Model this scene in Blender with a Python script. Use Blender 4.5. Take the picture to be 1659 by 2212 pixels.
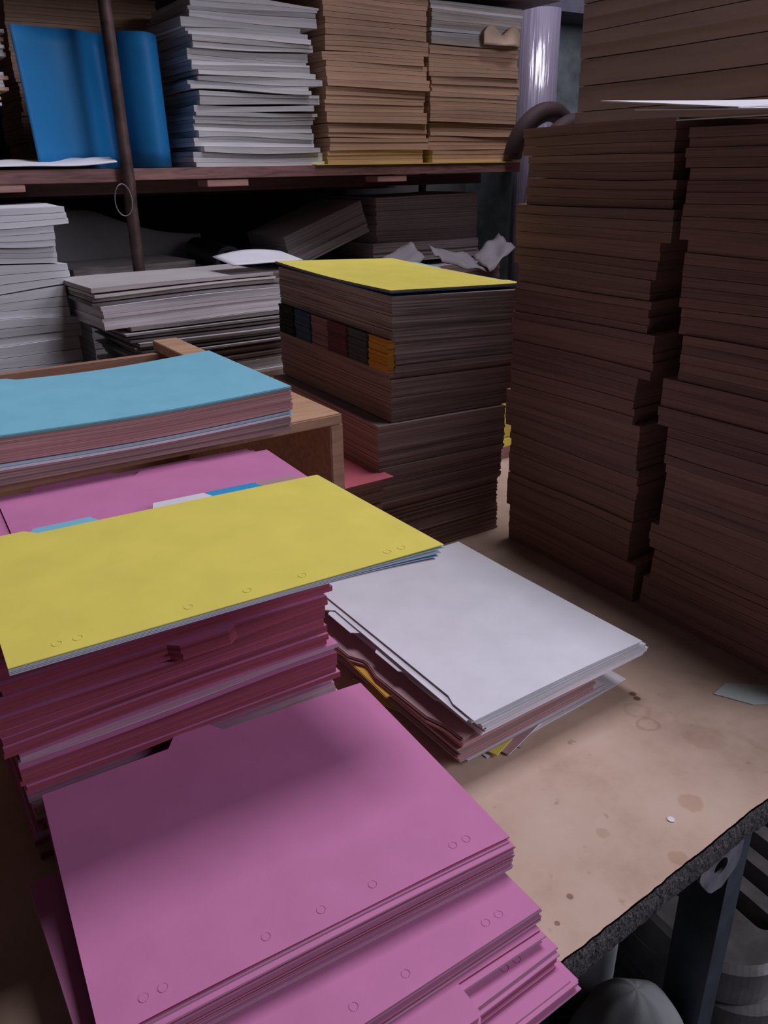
import bpy, bmesh, math, random
from mathutils import Vector, Matrix, noise

# ------------------------------------------------------------------ camera, sky, lights, exposure
S = bpy.context.scene
COL = S.collection
for o in list(bpy.data.objects):
    bpy.data.objects.remove(o)
RAD = math.radians
# world axes: x runs along the table's front edge, y goes back across the table, z = 0 is the table top
CAM_H, PITCH, ROLL, YAW, FPX = 0.52, RAD(23.35), RAD(-0.99), RAD(33.0), 1723.0
fw = Vector((0, math.cos(PITCH), -math.sin(PITCH))); rt = Vector((1, 0, 0)); up = rt.cross(fw)
rt, up = math.cos(ROLL) * rt + math.sin(ROLL) * up, -math.sin(ROLL) * rt + math.cos(ROLL) * up
rot = Matrix.Rotation(-YAW, 3, 'Z')
fw, rt, up = rot @ fw, rot @ rt, rot @ up
camd = bpy.data.cameras.new('camera'); cam = bpy.data.objects.new('camera', camd); COL.objects.link(cam)
camd.sensor_fit = 'HORIZONTAL'; camd.sensor_width = 36.0; camd.lens = 36.0 * FPX / 1659.0
camd.clip_start = 0.01
m3 = Matrix((rt, up, -fw)).transposed()
cam.matrix_world = Matrix.Translation((0, 0, CAM_H)) @ m3.to_4x4()
S.camera = cam

W = bpy.data.worlds.new('world'); S.world = W; W.use_nodes = True
W.node_tree.nodes['Background'].inputs[0].default_value = (0.80, 0.74, 0.95, 1)
W.node_tree.nodes['Background'].inputs[1].default_value = 0.022

def area(name, loc, target, sx, sy, power, col):
    d = bpy.data.lights.new(name, 'AREA'); d.shape = 'RECTANGLE'; d.size = sx; d.size_y = sy
    d.energy = power; d.color = col
    o = bpy.data.objects.new(name, d); COL.objects.link(o); o.location = loc
    o.rotation_euler = (Vector(target) - Vector(loc)).to_track_quat('-Z', 'Y').to_euler()
    return o
area('doorway_daylight', (2.5, -1.7, 1.7), (0.5, 0.8, 0.2), 1.4, 1.5, 60, (0.84, 0.81, 1.0))
area('roof_light', (1.30, 0.80, 2.9), (0.6, 0.8, 0.1), 1.1, 0.9, 50, (0.90, 0.85, 1.0))

VS = S.view_settings
S.display_settings.display_device = 'sRGB'
VS.view_transform = 'Standard'; VS.look = 'None'; VS.gamma = 1.0; VS.use_curve_mapping = False
VS.exposure = 0.0

# ------------------------------------------------------------------ materials
def nt(name):
    m = bpy.data.materials.new(name); m.use_nodes = True
    t = m.node_tree; b = t.nodes['Principled BSDF']
    return m, t, b
def nd(t, ty, **kw):
    n = t.nodes.new(ty)
    for k, v in kw.items():
        if k in n.inputs: n.inputs[k].default_value = v
        else: setattr(n, k, v)
    return n
def ramp(t, fac, stops):
    r = t.nodes.new('ShaderNodeValToRGB')
    while len(r.color_ramp.elements) < len(stops): r.color_ramp.elements.new(0.5)
    for e, (p, c) in zip(r.color_ramp.elements, stops):
        e.position = p; e.color = tuple(c) + (1,) if len(c) == 3 else c
    t.links.new(fac, r.inputs[0]); return r
def mul(c, f): return tuple(min(1, x * f) for x in c)

CACHE = {}
def paper(col, rough=0.62, mott=0.05):
    key = ('p', col, rough)
    if key in CACHE: return CACHE[key]
    m, t, b = nt('paper')
    tc = nd(t, 'ShaderNodeTexCoord'); n = nd(t, 'ShaderNodeTexNoise', Scale=22.0, Detail=4.0)
    t.links.new(tc.outputs['Object'], n.inputs['Vector'])
    r = ramp(t, n.outputs['Fac'], [(0.3, mul(col, 1 - mott)), (0.7, mul(col, 1 + mott))])
    t.links.new(r.outputs[0], b.inputs['Base Color'])
    b.inputs['Roughness'].default_value = rough; b.inputs['Specular IOR Level'].default_value = 0.3
    n2 = nd(t, 'ShaderNodeTexNoise', Scale=900.0, Detail=1.0); t.links.new(tc.outputs['Object'], n2.inputs['Vector'])
    bp = nd(t, 'ShaderNodeBump', Strength=0.04, Distance=0.001); t.links.new(n2.outputs['Fac'], bp.inputs['Height'])
    t.links.new(bp.outputs[0], b.inputs['Normal'])
    CACHE[key] = m; return m

def edges(col, contrast=0.35, fine=650.0, grey=None, greyamt=0.0, gloss=0.0, crack=0.0):
    """cut edges of many sheets: thin lines that follow the sheets"""
    key = ('e', col, contrast, fine, grey, greyamt, gloss)
    if key in CACHE: return CACHE[key]
    m, t, b = nt('paper_edges')
    tc = nd(t, 'ShaderNodeTexCoord'); sp = nd(t, 'ShaderNodeSeparateXYZ'); t.links.new(tc.outputs['Object'], sp.inputs[0])
    at = nd(t, 'ShaderNodeAttribute', attribute_name='sheet'); tn = nd(t, 'ShaderNodeAttribute', attribute_name='tone')
    def line(fz, fxy):
        cz = nd(t, 'ShaderNodeMath', operation='MULTIPLY'); cz.inputs[1].default_value = fz; t.links.new(at.outputs['Fac'], cz.inputs[0])
        cx = nd(t, 'ShaderNodeMath', operation='MULTIPLY'); cx.inputs[1].default_value = fxy; t.links.new(sp.outputs['X'], cx.inputs[0])
        cy = nd(t, 'ShaderNodeMath', operation='MULTIPLY'); cy.inputs[1].default_value = fxy; t.links.new(sp.outputs['Y'], cy.inputs[0])
        cb = nd(t, 'ShaderNodeCombineXYZ'); t.links.new(cx.outputs[0], cb.inputs[0]); t.links.new(cy.outputs[0], cb.inputs[1]); t.links.new(cz.outputs[0], cb.inputs[2])
        n = nd(t, 'ShaderNodeTexNoise', Scale=1.0, Detail=2.0); t.links.new(cb.outputs[0], n.inputs['Vector']); return n
    n1 = line(fine, 7.0); n2 = line(fine * 0.18, 3.0)
    mx = nd(t, 'ShaderNodeMath', operation='ADD'); t.links.new(n1.outputs['Fac'], mx.inputs[0]); t.links.new(n2.outputs['Fac'], mx.inputs[1])
    mm = nd(t, 'ShaderNodeMath', operation='MULTIPLY'); mm.inputs[1].default_value = 0.5; t.links.new(mx.outputs[0], mm.inputs[0])
    r = ramp(t, mm.outputs[0], [(0.30, mul(col, 1 - contrast * 1.6)), (0.5, col), (0.66, mul(col, 1 + contrast * 0.7))])
    out = r.outputs[0]
    if grey:
        n3 = line(fine * 0.12, 2.0)
        r3 = ramp(t, n3.outputs['Fac'], [(0.5 - greyamt * 0.25, (0, 0, 0)), (0.62, (1, 1, 1))])
        mixg = nd(t, 'ShaderNodeMix', data_type='RGBA'); mixg.inputs[7].default_value = grey + (1,)
        t.links.new(r3.outputs[0], mixg.inputs[0]); t.links.new(out, mixg.inputs[6]); out = mixg.outputs[2]
    tm = nd(t, 'ShaderNodeMix', data_type='RGBA', blend_type='MULTIPLY'); tm.inputs[0].default_value = 1.0
    cbt = nd(t, 'ShaderNodeCombineXYZ')
    for k in range(3): t.links.new(tn.outputs['Fac'], cbt.inputs[k])
    t.links.new(out, tm.inputs[6]); t.links.new(cbt.outputs[0], tm.inputs[7])
    t.links.new(tm.outputs[2], b.inputs['Base Color'])
    b.inputs['Roughness'].default_value = 0.75 - gloss; b.inputs['Specular IOR Level'].default_value = 0.15 + gloss
    bp = nd(t, 'ShaderNodeBump', Strength=0.35, Distance=0.0006); t.links.new(n1.outputs['Fac'], bp.inputs['Height'])
    t.links.new(bp.outputs[0], b.inputs['Normal'])
    CACHE[key] = m; return m

def wood(col, scale=1.0, rough=0.6, contrast=0.25):
    key = ('w', col, scale)
    if key in CACHE: return CACHE[key]
    m, t, b = nt('wood')
    tc = nd(t, 'ShaderNodeTexCoord'); mp = nd(t, 'ShaderNodeMapping'); mp.inputs['Scale'].default_value = (3 * scale, 26 * scale, 26 * scale)
    t.links.new(tc.outputs['Object'], mp.inputs[0])
    n = nd(t, 'ShaderNodeTexNoise', Scale=3.0, Detail=6.0, Distortion=1.2); t.links.new(mp.outputs[0], n.inputs['Vector'])
    r = ramp(t, n.outputs['Fac'], [(0.3, mul(col, 1 - contrast)), (0.55, col), (0.75, mul(col, 1 + contrast * 0.6))])
    t.links.new(r.outputs[0], b.inputs['Base Color']); b.inputs['Roughness'].default_value = rough
    bp = nd(t, 'ShaderNodeBump', Strength=0.15, Distance=0.002); t.links.new(n.outputs['Fac'], bp.inputs['Height']); t.links.new(bp.outputs[0], b.inputs['Normal'])
    CACHE[key] = m; return m

def plain(name, col, rough=0.6, metal=0.0, var=0.2, scale=20.0, bump=0.1, spec=0.4):
    m, t, b = nt(name)
    tc = nd(t, 'ShaderNodeTexCoord'); n = nd(t, 'ShaderNodeTexNoise', Scale=scale, Detail=6.0); t.links.new(tc.outputs['Object'], n.inputs['Vector'])
    r = ramp(t, n.outputs['Fac'], [(0.3, mul(col, 1 - var)), (0.7, mul(col, 1 + var))])
    t.links.new(r.outputs[0], b.inputs['Base Color']); b.inputs['Roughness'].default_value = rough; b.inputs['Metallic'].default_value = metal
    b.inputs['Specular IOR Level'].default_value = spec
    bp = nd(t, 'ShaderNodeBump', Strength=bump, Distance=0.004); t.links.new(n.outputs['Fac'], bp.inputs['Height']); t.links.new(bp.outputs[0], b.inputs['Normal'])
    return m

PINK = (0.60, 0.21, 0.40); PINK_E_SHADE = (0.30, 0.068, 0.10); PINK_G = (0.50, 0.39, 0.42)
YEL = (0.80, 0.70, 0.12); WHT = (0.74, 0.74, 0.76); LBLUE = (0.22, 0.56, 0.68); SKY = (0.03, 0.33, 0.62)
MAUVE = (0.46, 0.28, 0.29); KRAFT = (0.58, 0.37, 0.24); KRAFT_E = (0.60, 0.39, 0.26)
RED = (0.55, 0.10, 0.13); BROWN_E = (0.34, 0.24, 0.21); GREY_E = (0.62, 0.61, 0.60)
M_pink, M_yel, M_wht, M_lb, M_sky, M_mauve, M_kraft, M_red = [paper(c) for c in (PINK, YEL, WHT, LBLUE, SKY, MAUVE, KRAFT, RED)]
E_pink = edges(PINK_E_SHADE, 0.3); E_pinkg = edges((0.40, 0.20, 0.27), 0.28, 650.0, PINK_G, 0.6, 0.15)  # cut edges redder, darker: shade and interreflection between sheets put into the colour
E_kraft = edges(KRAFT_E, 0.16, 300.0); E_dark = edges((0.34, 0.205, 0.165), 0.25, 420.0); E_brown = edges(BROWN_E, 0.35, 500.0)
E_grey = edges(GREY_E, 0.25, 380.0); E_white = edges((0.72, 0.72, 0.74), 0.25, 500.0); E_mauve = edges((0.48, 0.27, 0.26), 0.3, 600.0)
E_yel = edges((0.75, 0.64, 0.14), 0.2); E_lb = edges((0.55, 0.68, 0.72), 0.3); E_wrap = edges((0.44, 0.32, 0.29), 0.12, 60.0)

# ------------------------------------------------------------------ mesh builders
def tag(o, label=None, cat=None, group=None, kind=None):
    if label: o['label'] = label
    if cat: o['category'] = cat
    if group: o['group'] = group
    if kind: o['kind'] = kind
    return o

def link(name, verts, faces, mats, parent=None, loc=(0, 0, 0), midx=None, smooth=False, attrs=None, rot=None):
    me = bpy.data.meshes.new(name)
    me.from_pydata([tuple(v) for v in verts], [], faces)
    for m in mats: me.materials.append(m)
    if midx: me.polygons.foreach_set('material_index', midx)
    if smooth: me.polygons.foreach_set('use_smooth', [True] * len(me.polygons))
    for k, vals in (attrs or {}).items():
        a = me.attributes.new(k, 'FLOAT', 'POINT'); a.data.foreach_set('value', vals)
    me.update()
    o = bpy.data.objects.new(name, me); COL.objects.link(o); o.location = loc
    if rot: o.rotation_euler = rot
    if parent: o.parent = parent
    return o

def empty(name, loc):
    o = bpy.data.objects.new(name, None); COL.objects.link(o); o.location = loc; o.empty_display_size = 0.05; return o

def rect(u0, v0, L, Wd, yaw=0.0):
    """corners of a sheet: length L along x (turned by yaw), depth Wd going back"""
    c, s = math.cos(RAD(yaw)), math.sin(RAD(yaw))
    return [(u0, v0), (u0 + c * L, v0 + s * L), (u0 + c * L - s * Wd, v0 + s * L + c * Wd), (u0 - s * Wd, v0 + c * Wd)]
def side(u0, v0, Lv, Wu):
    """sheet whose tabbed edge faces -x: corners start at the near +x corner and run back"""
    return [(u0 + Wu, v0), (u0 + Wu, v0 + Lv), (u0, v0 + Lv), (u0, v0)]
def jig(q, r, du=0, dv=0, a=0.0):
    cx = sum(p[0] for p in q) / 4; cy = sum(p[1] for p in q) / 4; c, s = math.cos(RAD(a)), math.sin(RAD(a))
    return [(cx + c * (x - cx) - s * (y - cy) + du + r.uniform(-1, 1) * 0, cy + s * (x - cx) + c * (y - cy) + dv) for x, y in q]

def const(z): return lambda s, t: z
def wave(z, amp, seed):
    r = random.Random(seed); p = [r.uniform(0, 6.3) for _ in range(4)]; k = [r.uniform(1.5, 4.5) for _ in range(4)]
    return lambda s, t: z + amp * (0.5 * math.sin(k[0] * s + p[0]) + 0.3 * math.sin(k[1] * 1.7 * s + k[2] * t + p[1]) + 0.2 * math.sin(k[3] * 2 * t + p[2]))
def bil(a, b, c, d): return lambda s, t: (1 - t) * ((1 - s) * a + s * b) + t * (s * c + (1 - s) * d)

def tabfn(tabs):
    def f(s):
        for s0, s1, d, sl in tabs:
            if s0 <= s <= s1: return d
            if s0 - sl < s < s0: return d * (s - s0 + sl) / sl
            if s1 < s < s1 + sl: return d * (s1 + sl - s) / sl
        return 0.0
    return f

def pile(name, quad, zb, zt, n=1, mats=None, jit=0.0009, seed=0, back=(), front=(), m=10, k=6, gap=0.06, parent=None,
         tone=0.10, edge_pick=None, rings=None, rnd=0.0, bow=0.0):
    """n thin slabs of paper between two height functions; quad = 4 corners; tabs stand out of the back / front edge"""
    r = random.Random(seed * 7 + 3)
    mats = mats or [M_pink, E_pink]
    fb, ff = tabfn(back), tabfn(front)
    ss = {i / m for i in range(m + 1)}
    for tabs in (back, front):
        for s0, s1, d, sl in tabs: ss |= {max(0, s0 - sl), max(0, s0), min(1, s1), min(1, s1 + sl)}
    ss = sorted(ss); ss = [s for i, s in enumerate(ss) if i == 0 or s - ss[i - 1] > 1e-4]
    tt = [j / k for j in range(k + 1)]
    A, B, Cc, D = [Vector((p[0], p[1])) for p in quad]
    Wm = max(1e-4, ((D - A).length + (Cc - B).length) / 2)
    cx = (A.x + B.x + Cc.x + D.x) / 4; cy = (A.y + B.y + Cc.y + D.y) / 4; cz = min(zb(0.5, 0.5), zb(0, 0), zb(1, 0))
    verts, faces, mi, sheet, tn = [], [], [], [], []
    ni, nj = len(ss), len(tt)
    for l in range(n):
        dx, dy, da = (r.gauss(0, jit), r.gauss(0, jit), r.gauss(0, jit * 1.2)) if n > 1 else (0, 0, 0)
        h0, h1 = l / n, (l + 1 - (gap if n > 1 and l < n - 1 else 0)) / n
        tone_l = 1 + r.uniform(-tone, tone); em = 1
        if edge_pick: em = r.choice(edge_pick)
        base = len(verts)
        for h in (h0, h1):
            for i, s in enumerate(ss):
                for j, t0 in enumerate(tt):
                    t = t0
                    if j == nj - 1: t = 1 + fb(s) / Wm
                    elif j == 0: t = -ff(s) / Wm
                    a, bb = A.lerp(B, s), D.lerp(Cc, s)
                    p = a + (bb - a) * t
                    tz = min(1, max(0, t))
                    z = zb(s, tz) * (1 - h) + zt(s, tz) * h
                    x, y = p.x - cx, p.y - cy
                    verts.append((x - da * y + dx, y + da * x + dy, z - cz)); sheet.append((h) * (zt(0.5, 0.5) - zb(0.5, 0.5))); tn.append(tone_l)
        N = ni * nj
        def id(i, j, q): return base + q * N + i * nj + j
        for i in range(ni - 1):
            for j in range(nj - 1):
                faces.append((id(i, j, 1), id(i + 1, j, 1), id(i + 1, j + 1, 1), id(i, j + 1, 1))); mi.append(0)
                faces.append((id(i, j, 0), id(i, j + 1, 0), id(i + 1, j + 1, 0), id(i + 1, j, 0))); mi.append(0 if n == 1 else em)
        for i in range(ni - 1):
            faces.append((id(i, 0, 0), id(i + 1, 0, 0), id(i + 1, 0, 1), id(i, 0, 1))); mi.append(em)
            faces.append((id(i + 1, nj - 1, 0), id(i, nj - 1, 0), id(i, nj - 1, 1), id(i + 1, nj - 1, 1))); mi.append(em)
        for j in range(nj - 1):
            faces.append((id(0, j + 1, 0), id(0, j, 0), id(0, j, 1), id(0, j + 1, 1))); mi.append(em)
            faces.append((id(ni - 1, j, 0), id(ni - 1, j + 1, 0), id(ni - 1, j + 1, 1), id(ni - 1, j, 1))); mi.append(em)
    if rings:   # half-punched holes along the front edge: thin raised rims
        rs, rt_, rm = rings
        for s in rs:
            c0 = A.lerp(B, s); c1 = D.lerp(Cc, s); t = rt_ / Wm; c = c0 + (c1 - c0) * t
            z = zt(s, t) - cz; b0 = len(verts); q = 20
            for a in range(q):
                an = 2 * math.pi * a / q
                for rr, dz in ((0.0026, 0.00005), (0.0029, 0.00028), (0.0032, 0.00005)):
                    verts.append((c.x - cx + rr * math.cos(an), c.y - cy + rr * math.sin(an), z + dz)); sheet.append(0); tn.append(1)
            for a in range(q):
                a2 = (a + 1) % q
                if a in (4, 5, 14): continue
                for w in range(2):
                    faces.append((b0 + a * 3 + w, b0 + a * 3 + w + 1, b0 + a2 * 3 + w + 1, b0 + a2 * 3 + w)); mi.append(len(mats) - 1 if rm else 0)
    return link(name, verts, faces, mats, parent, (cx, cy, cz), mi, attrs={'sheet': sheet, 'tone': tn})

def box(name, x0, x1, y0, y1, z0, z1, mat, parent=None, bev=0.0, rot=None):
    cx, cy = (x0 + x1) / 2, (y0 + y1) / 2
    bm = bmesh.new(); bmesh.ops.create_cube(bm, size=1.0)
    for v in bm.verts: v.co = Vector((v.co.x * (x1 - x0), v.co.y * (y1 - y0), (v.co.z + 0.5) * (z1 - z0)))
    if bev: bmesh.ops.bevel(bm, geom=bm.edges[:], offset=bev, segments=2, affect='EDGES')
    me = bpy.data.meshes.new(name); bm.to_mesh(me); bm.free(); me.materials.append(mat)
    o = bpy.data.objects.new(name, me); COL.objects.link(o); o.location = (cx, cy, z0)
    if rot: o.rotation_euler = rot
    if parent:
        o.parent = parent; o.location = Vector((cx, cy, z0)) - parent.location
    return o

def lathe(name, prof, mat, loc, seg=36, parent=None, rot=None, wob=0.0, seed=0):
    verts, faces = [], []
    for (r_, z) in prof:
        for a in range(seg):
            an = 2 * math.pi * a / seg
            rr = r_ * (1 + wob * noise.noise(Vector((math.cos(an) * 1.5, math.sin(an) * 1.5, z * 12 + seed))))
            verts.append((rr * math.cos(an), rr * math.sin(an), z))
    for i in range(len(prof) - 1):
        for a in range(seg):
            b = (a + 1) % seg
            faces.append((i * seg + a, i * seg + b, (i + 1) * seg + b, (i + 1) * seg + a))
    faces.append(tuple(reversed(range(seg)))); faces.append(tuple((len(prof) - 1) * seg + a for a in range(seg)))
    o = link(name, verts, faces, [mat], parent, loc, smooth=True, rot=rot)
    return o

def tube(name, pts, rad, mat, parent=None, seg=10, closed=False):
    P = [Vector(p) for p in pts]; c = P[0].copy(); n = len(P); verts, faces = [], []
    for i, p in enumerate(P):
        a = P[(i - 1) % n] if (closed or i > 0) else p; b = P[(i + 1) % n] if (closed or i < n - 1) else p
        d = (b - a).normalized(); s = d.cross(Vector((0.31, 0.22, 0.92))).normalized(); q = s.cross(d)
        rr = rad(i / (n - 1)) if callable(rad) else rad
        for k in range(seg):
            an = 2 * math.pi * k / seg; verts.append(p - c + rr * (math.cos(an) * s + math.sin(an) * q))
    for i in range(n if closed else n - 1):
        j = (i + 1) % n
        for k in range(seg):
            l = (k + 1) % seg; faces.append((i * seg + k, i * seg + l, j * seg + l, j * seg + k))
    if not closed:
        faces.append(tuple(reversed(range(seg)))); faces.append(tuple((n - 1) * seg + k for k in range(seg)))
    return link(name, verts, faces, [mat], parent, c if not parent else c - parent.location, smooth=True)

def drape(name, fn, m, k, thick, mat, parent=None):
    """curved sheet with thickness: fn(s,t) -> point"""
    P = [[Vector(fn(i / m, j / k)) for j in range(k + 1)] for i in range(m + 1)]
    c = P[0][0].copy(); verts, faces = [], []
    for q in (0, 1):
        for i in range(m + 1):
            for j in range(k + 1):
                a = P[min(i + 1, m)][j] - P[max(i - 1, 0)][j]; b = P[i][min(j + 1, k)] - P[i][max(j - 1, 0)]
                nn = a.cross(b).normalized(); verts.append(P[i][j] - c + nn * (thick * (q - 0.5)))
    N = (m + 1) * (k + 1); id = lambda i, j, q: q * N + i * (k + 1) + j
    for i in range(m):
        for j in range(k):
            faces.append((id(i, j, 1), id(i + 1, j, 1), id(i + 1, j + 1, 1), id(i, j + 1, 1)))
            faces.append((id(i, j, 0), id(i, j + 1, 0), id(i + 1, j + 1, 0), id(i + 1, j, 0)))
    for i in range(m):
        faces.append((id(i, 0, 0), id(i + 1, 0, 0), id(i + 1, 0, 1), id(i, 0, 1)))
        faces.append((id(i + 1, k, 0), id(i, k, 0), id(i, k, 1), id(i + 1, k, 1)))
    for j in range(k):
        faces.append((id(0, j + 1, 0), id(0, j, 0), id(0, j, 1), id(0, j + 1, 1)))
        faces.append((id(m, j, 0), id(m, j + 1, 0), id(m, j + 1, 1), id(m, j, 1)))
    return link(name, verts, faces, [mat], parent, c, smooth=True)

def onq(quad, f, x0, y0, d=0.0, g=0.0, ph=0):
    """height field over the ground plane read at the sheet's own corners, so neighbours share one surface"""
    def h(s, t):
        a = quad[0][0] * (1 - s) + quad[1][0] * s, quad[0][1] * (1 - s) + quad[1][1] * s
        b = quad[3][0] * (1 - s) + quad[2][0] * s, quad[3][1] * (1 - s) + quad[2][1] * s
        x, y = a[0] * (1 - t) + b[0] * t, a[1] * (1 - t) + b[1] * t
        return f((x - x0) / 0.3, (y - y0) / 0.3) - d - g * max(0, math.sin(3.1 * s + ph)) * (1 - t)
    return h
ORD = ['topmost', 'second', 'third', 'fourth', 'fifth', 'sixth', 'seventh', 'eighth', 'ninth', 'tenth', 'eleventh', 'twelfth',
       'thirteenth', 'fourteenth', 'fifteenth', 'sixteenth', 'seventeenth', 'eighteenth', 'nineteenth', 'twentieth']
def nth(i, what, where):
    return f'topmost {what} of {where}' if i == 0 else f'{ORD[i]} {what} from the top of {where}'

def stack(name, z0, specs, what, where, cat, group, amp=0.002, seed=0, jit=0.0009, m=10, k=5, top0=None, tone=0.10, gap=0.06):
    """specs from the BOTTOM up: (thickness, quad, mats, layers[, extra dict]); one object per bundle"""
    z = z0; lo = const(z0); N = len(specs); out = []; x0, y0 = specs[0][1][0]
    for i, sp in enumerate(specs):
        th, quad, mats, n = sp[:4]; ex = sp[4] if len(sp) > 4 else {}
        hi = wave(z + th, amp if i < N - 1 else amp * 0.5, seed * 31 + i)
        if i == N - 1 and top0: hi = top0
        g = ex.pop('crack', 0.0); lab_ = ex.pop('label', None)
        o = pile(name, quad, onq(quad, lo, x0, y0), onq(quad, hi, x0, y0, 0.0007, g, i), n, mats, ex.pop('jit', jit), seed * 101 + i, m=m, k=k, tone=tone, gap=ex.pop('gap', gap), **ex)
        tag(o, lab_ or nth(N - 1 - i, what, where), cat, group)
        lo = hi; z += th; out.append(o)
    return out

# ------------------------------------------------------------------ room shell
M_wall = plain('dark_plaster', (0.055, 0.05, 0.05), 0.9, var=0.4, scale=6)
M_conc = plain('grey_green_concrete', (0.17, 0.20, 0.20), 0.9, var=0.35, scale=18, bump=0.3)
M_floor = plain('dirty_concrete', (0.10, 0.10, 0.105), 0.85, var=0.5, scale=14, bump=0.3)
def struct(o): o['kind'] = 'structure'; return o
struct(box('floor', -2.5, 3.6, -2.6, 2.6, -0.80, -0.75, M_floor))
struct(box('wall_back', -2.5, 3.6, 2.45, 2.55, -0.75, 2.2, M_wall))
struct(box('wall_right', 3.3, 3.4, -0.4, 2.45, -0.75, 2.2, M_wall))
struct(box('wall_left', -2.1, -2.0, -0.4, 2.45, -0.75, 2.2, M_wall))
struct(box('trim_1', 1.97, 2.55, 2.05, 2.45, -0.75, 2.2, M_conc)); bpy.data.objects['trim_1'].name = 'column'
struct(bpy.data.objects['column'])

# ------------------------------------------------------------------ work table
M_table = None
def table_mat():
    m, t, b = nt('worn_board')
    tc = nd(t, 'ShaderNodeTexCoord'); geo = nd(t, 'ShaderNodeNewGeometry')
    n = nd(t, 'ShaderNodeTexNoise', Scale=9.0, Detail=8.0, Roughness=0.65); t.links.new(geo.outputs['Position'], n.inputs['Vector'])
    r = ramp(t, n.outputs['Fac'], [(0.28, (0.43, 0.30, 0.215)), (0.5, (0.56, 0.41, 0.30)), (0.72, (0.62, 0.475, 0.365))])
    out = r.outputs[0]
    n2 = nd(t, 'ShaderNodeTexNoise', Scale=60.0, Detail=3.0); t.links.new(geo.outputs['Position'], n2.inputs['Vector'])
    r2 = ramp(t, n2.outputs['Fac'], [(0.24, (0.62, 0.57, 0.53)), (0.33, (1, 1, 1))])
    mx = nd(t, 'ShaderNodeMix', data_type='RGBA', blend_type='MULTIPLY'); mx.inputs[0].default_value = 0.8
    t.links.new(out, mx.inputs[6]); t.links.new(r2.outputs[0], mx.inputs[7]); out = mx.outputs[2]
    wob = nd(t, 'ShaderNodeTexNoise', Scale=80.0, Detail=2.0); t.links.new(geo.outputs['Position'], wob.inputs['Vector'])
    # stains with shapes of their own: (x, y, radius, ring?)
    for x, y, rad, ring, colr in STAINS:
        d = nd(t, 'ShaderNodeVectorMath', operation='DISTANCE'); d.inputs[1].default_value = (x, y, 0); t.links.new(geo.outputs['Position'], d.inputs[0])
        ad = nd(t, 'ShaderNodeMath', operation='MULTIPLY_ADD'); ad.inputs[1].default_value = rad * 0.9; ad.inputs[2].default_value = -rad * 0.45
        t.links.new(wob.outputs['Fac'], ad.inputs[0])
        sm = nd(t, 'ShaderNodeMath', operation='ADD'); t.links.new(d.outputs['Value'], sm.inputs[0]); t.links.new(ad.outputs[0], sm.inputs[1])
        nr = nd(t, 'ShaderNodeMath', operation='DIVIDE'); nr.inputs[1].default_value = rad * 1.5; t.links.new(sm.outputs[0], nr.inputs[0])
        st = [(0.40, (0, 0, 0)), (0.58, (1, 1, 1)), (0.66, (1, 1, 1)), (0.75, (0, 0, 0))] if ring else [(0.55, (1, 1, 1)), (0.72, (0, 0, 0))]
        rr = ramp(t, nr.outputs[0], st)
        mk = nd(t, 'ShaderNodeMix', data_type='RGBA', blend_type='MULTIPLY'); mk.inputs[7].default_value = colr + (1,)
        t.links.new(rr.outputs[0], mk.inputs[0]); t.links.new(out, mk.inputs[6]); out = mk.outputs[2]
    t.links.new(out, b.inputs['Base Color']); b.inputs['Roughness'].default_value = 0.55; b.inputs['Specular IOR Level'].default_value = 0.25
    bp = nd(t, 'ShaderNodeBump', Strength=0.08, Distance=0.003); t.links.new(n2.outputs['Fac'], bp.inputs['Height']); t.links.new(bp.outputs[0], b.inputs['Normal'])
    return m
STAINS = [(0.603, 0.447, 0.004, False, (0.35, 0.28, 0.25)), (0.600, 0.439, 0.004, False, (0.35, 0.28, 0.25)), (0.575, 0.404, 0.011, True, (0.85, 0.78, 0.74)),
          (0.520, 0.311, 0.011, False, (0.86, 0.78, 0.73)), (0.605, 0.36, 0.02, False, (0.92, 0.89, 0.86)), (0.585, 0.425, 0.013, True, (0.9, 0.86, 0.83)), (0.66, 0.33, 0.03, True, (0.94, 0.92, 0.89)),
          (0.335, 0.288, 0.0022, False, (0.5, 0.42, 0.38)), (0.43, 0.33, 0.006, False, (0.88, 0.84, 0.8)), (0.36, 0.30, 0.003, False, (0.5, 0.4, 0.36)), (0.46, 0.277, 0.008, False, (0.88, 0.8, 0.74))]
M_table = table_mat()
M_chip = plain('rough_particle_edge', (0.085, 0.08, 0.078), 0.95, var=0.8, scale=420, bump=1.0)
M_steel = plain('blue_black_painted_steel', (0.035, 0.045, 0.06), 0.45, var=0.3, scale=30, spec=0.5)
M_plate = plain('bare_steel_bracket', (0.20, 0.20, 0.22), 0.6, metal=0.3, var=0.4, scale=40)
TB = empty('worktable', (0.3, 0.8, -0.75))
tag(TB, 'worn brown particle board worktable on a blue black steel frame', 'table')
def tfront(u): return 0.2635 + (u - 0.315) * 0.05
def local(o, par): o.parent = par; o.location = Vector(o.location) - par.location; return o
r = random.Random(5)
us = [-0.9 + i * 0.004 for i in range(int(2.02 / 0.004) + 1)]
fr = [tfront(u) + 0.0008 * noise.noise(Vector((u * 120, 0, 0))) + 0.0012 * noise.noise(Vector((u * 30, 5, 0))) for u in us]
verts, faces, mi = [], [], []
TH = 0.030
for u, f in zip(us, fr): verts += [(u, f, 0), (u, 1.32, 0), (u, f + 0.002, -TH), (u, 1.32, -TH)]
n = len(us)
for i in range(n - 1):
    a, b = 4 * i, 4 * i + 4
    faces += [(a, b, b + 1, a + 1), (a + 2, a + 3, b + 3, b + 2), (a + 1, b + 1, b + 3, a + 3)]; mi += [0, 0, 0]
faces += [(0, 1, 3, 2), (4 * n - 4, 4 * n - 2, 4 * n - 1, 4 * n - 3)]; mi += [0, 0]
local(link('tabletop', verts, faces, [M_table], midx=mi), TB)
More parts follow.
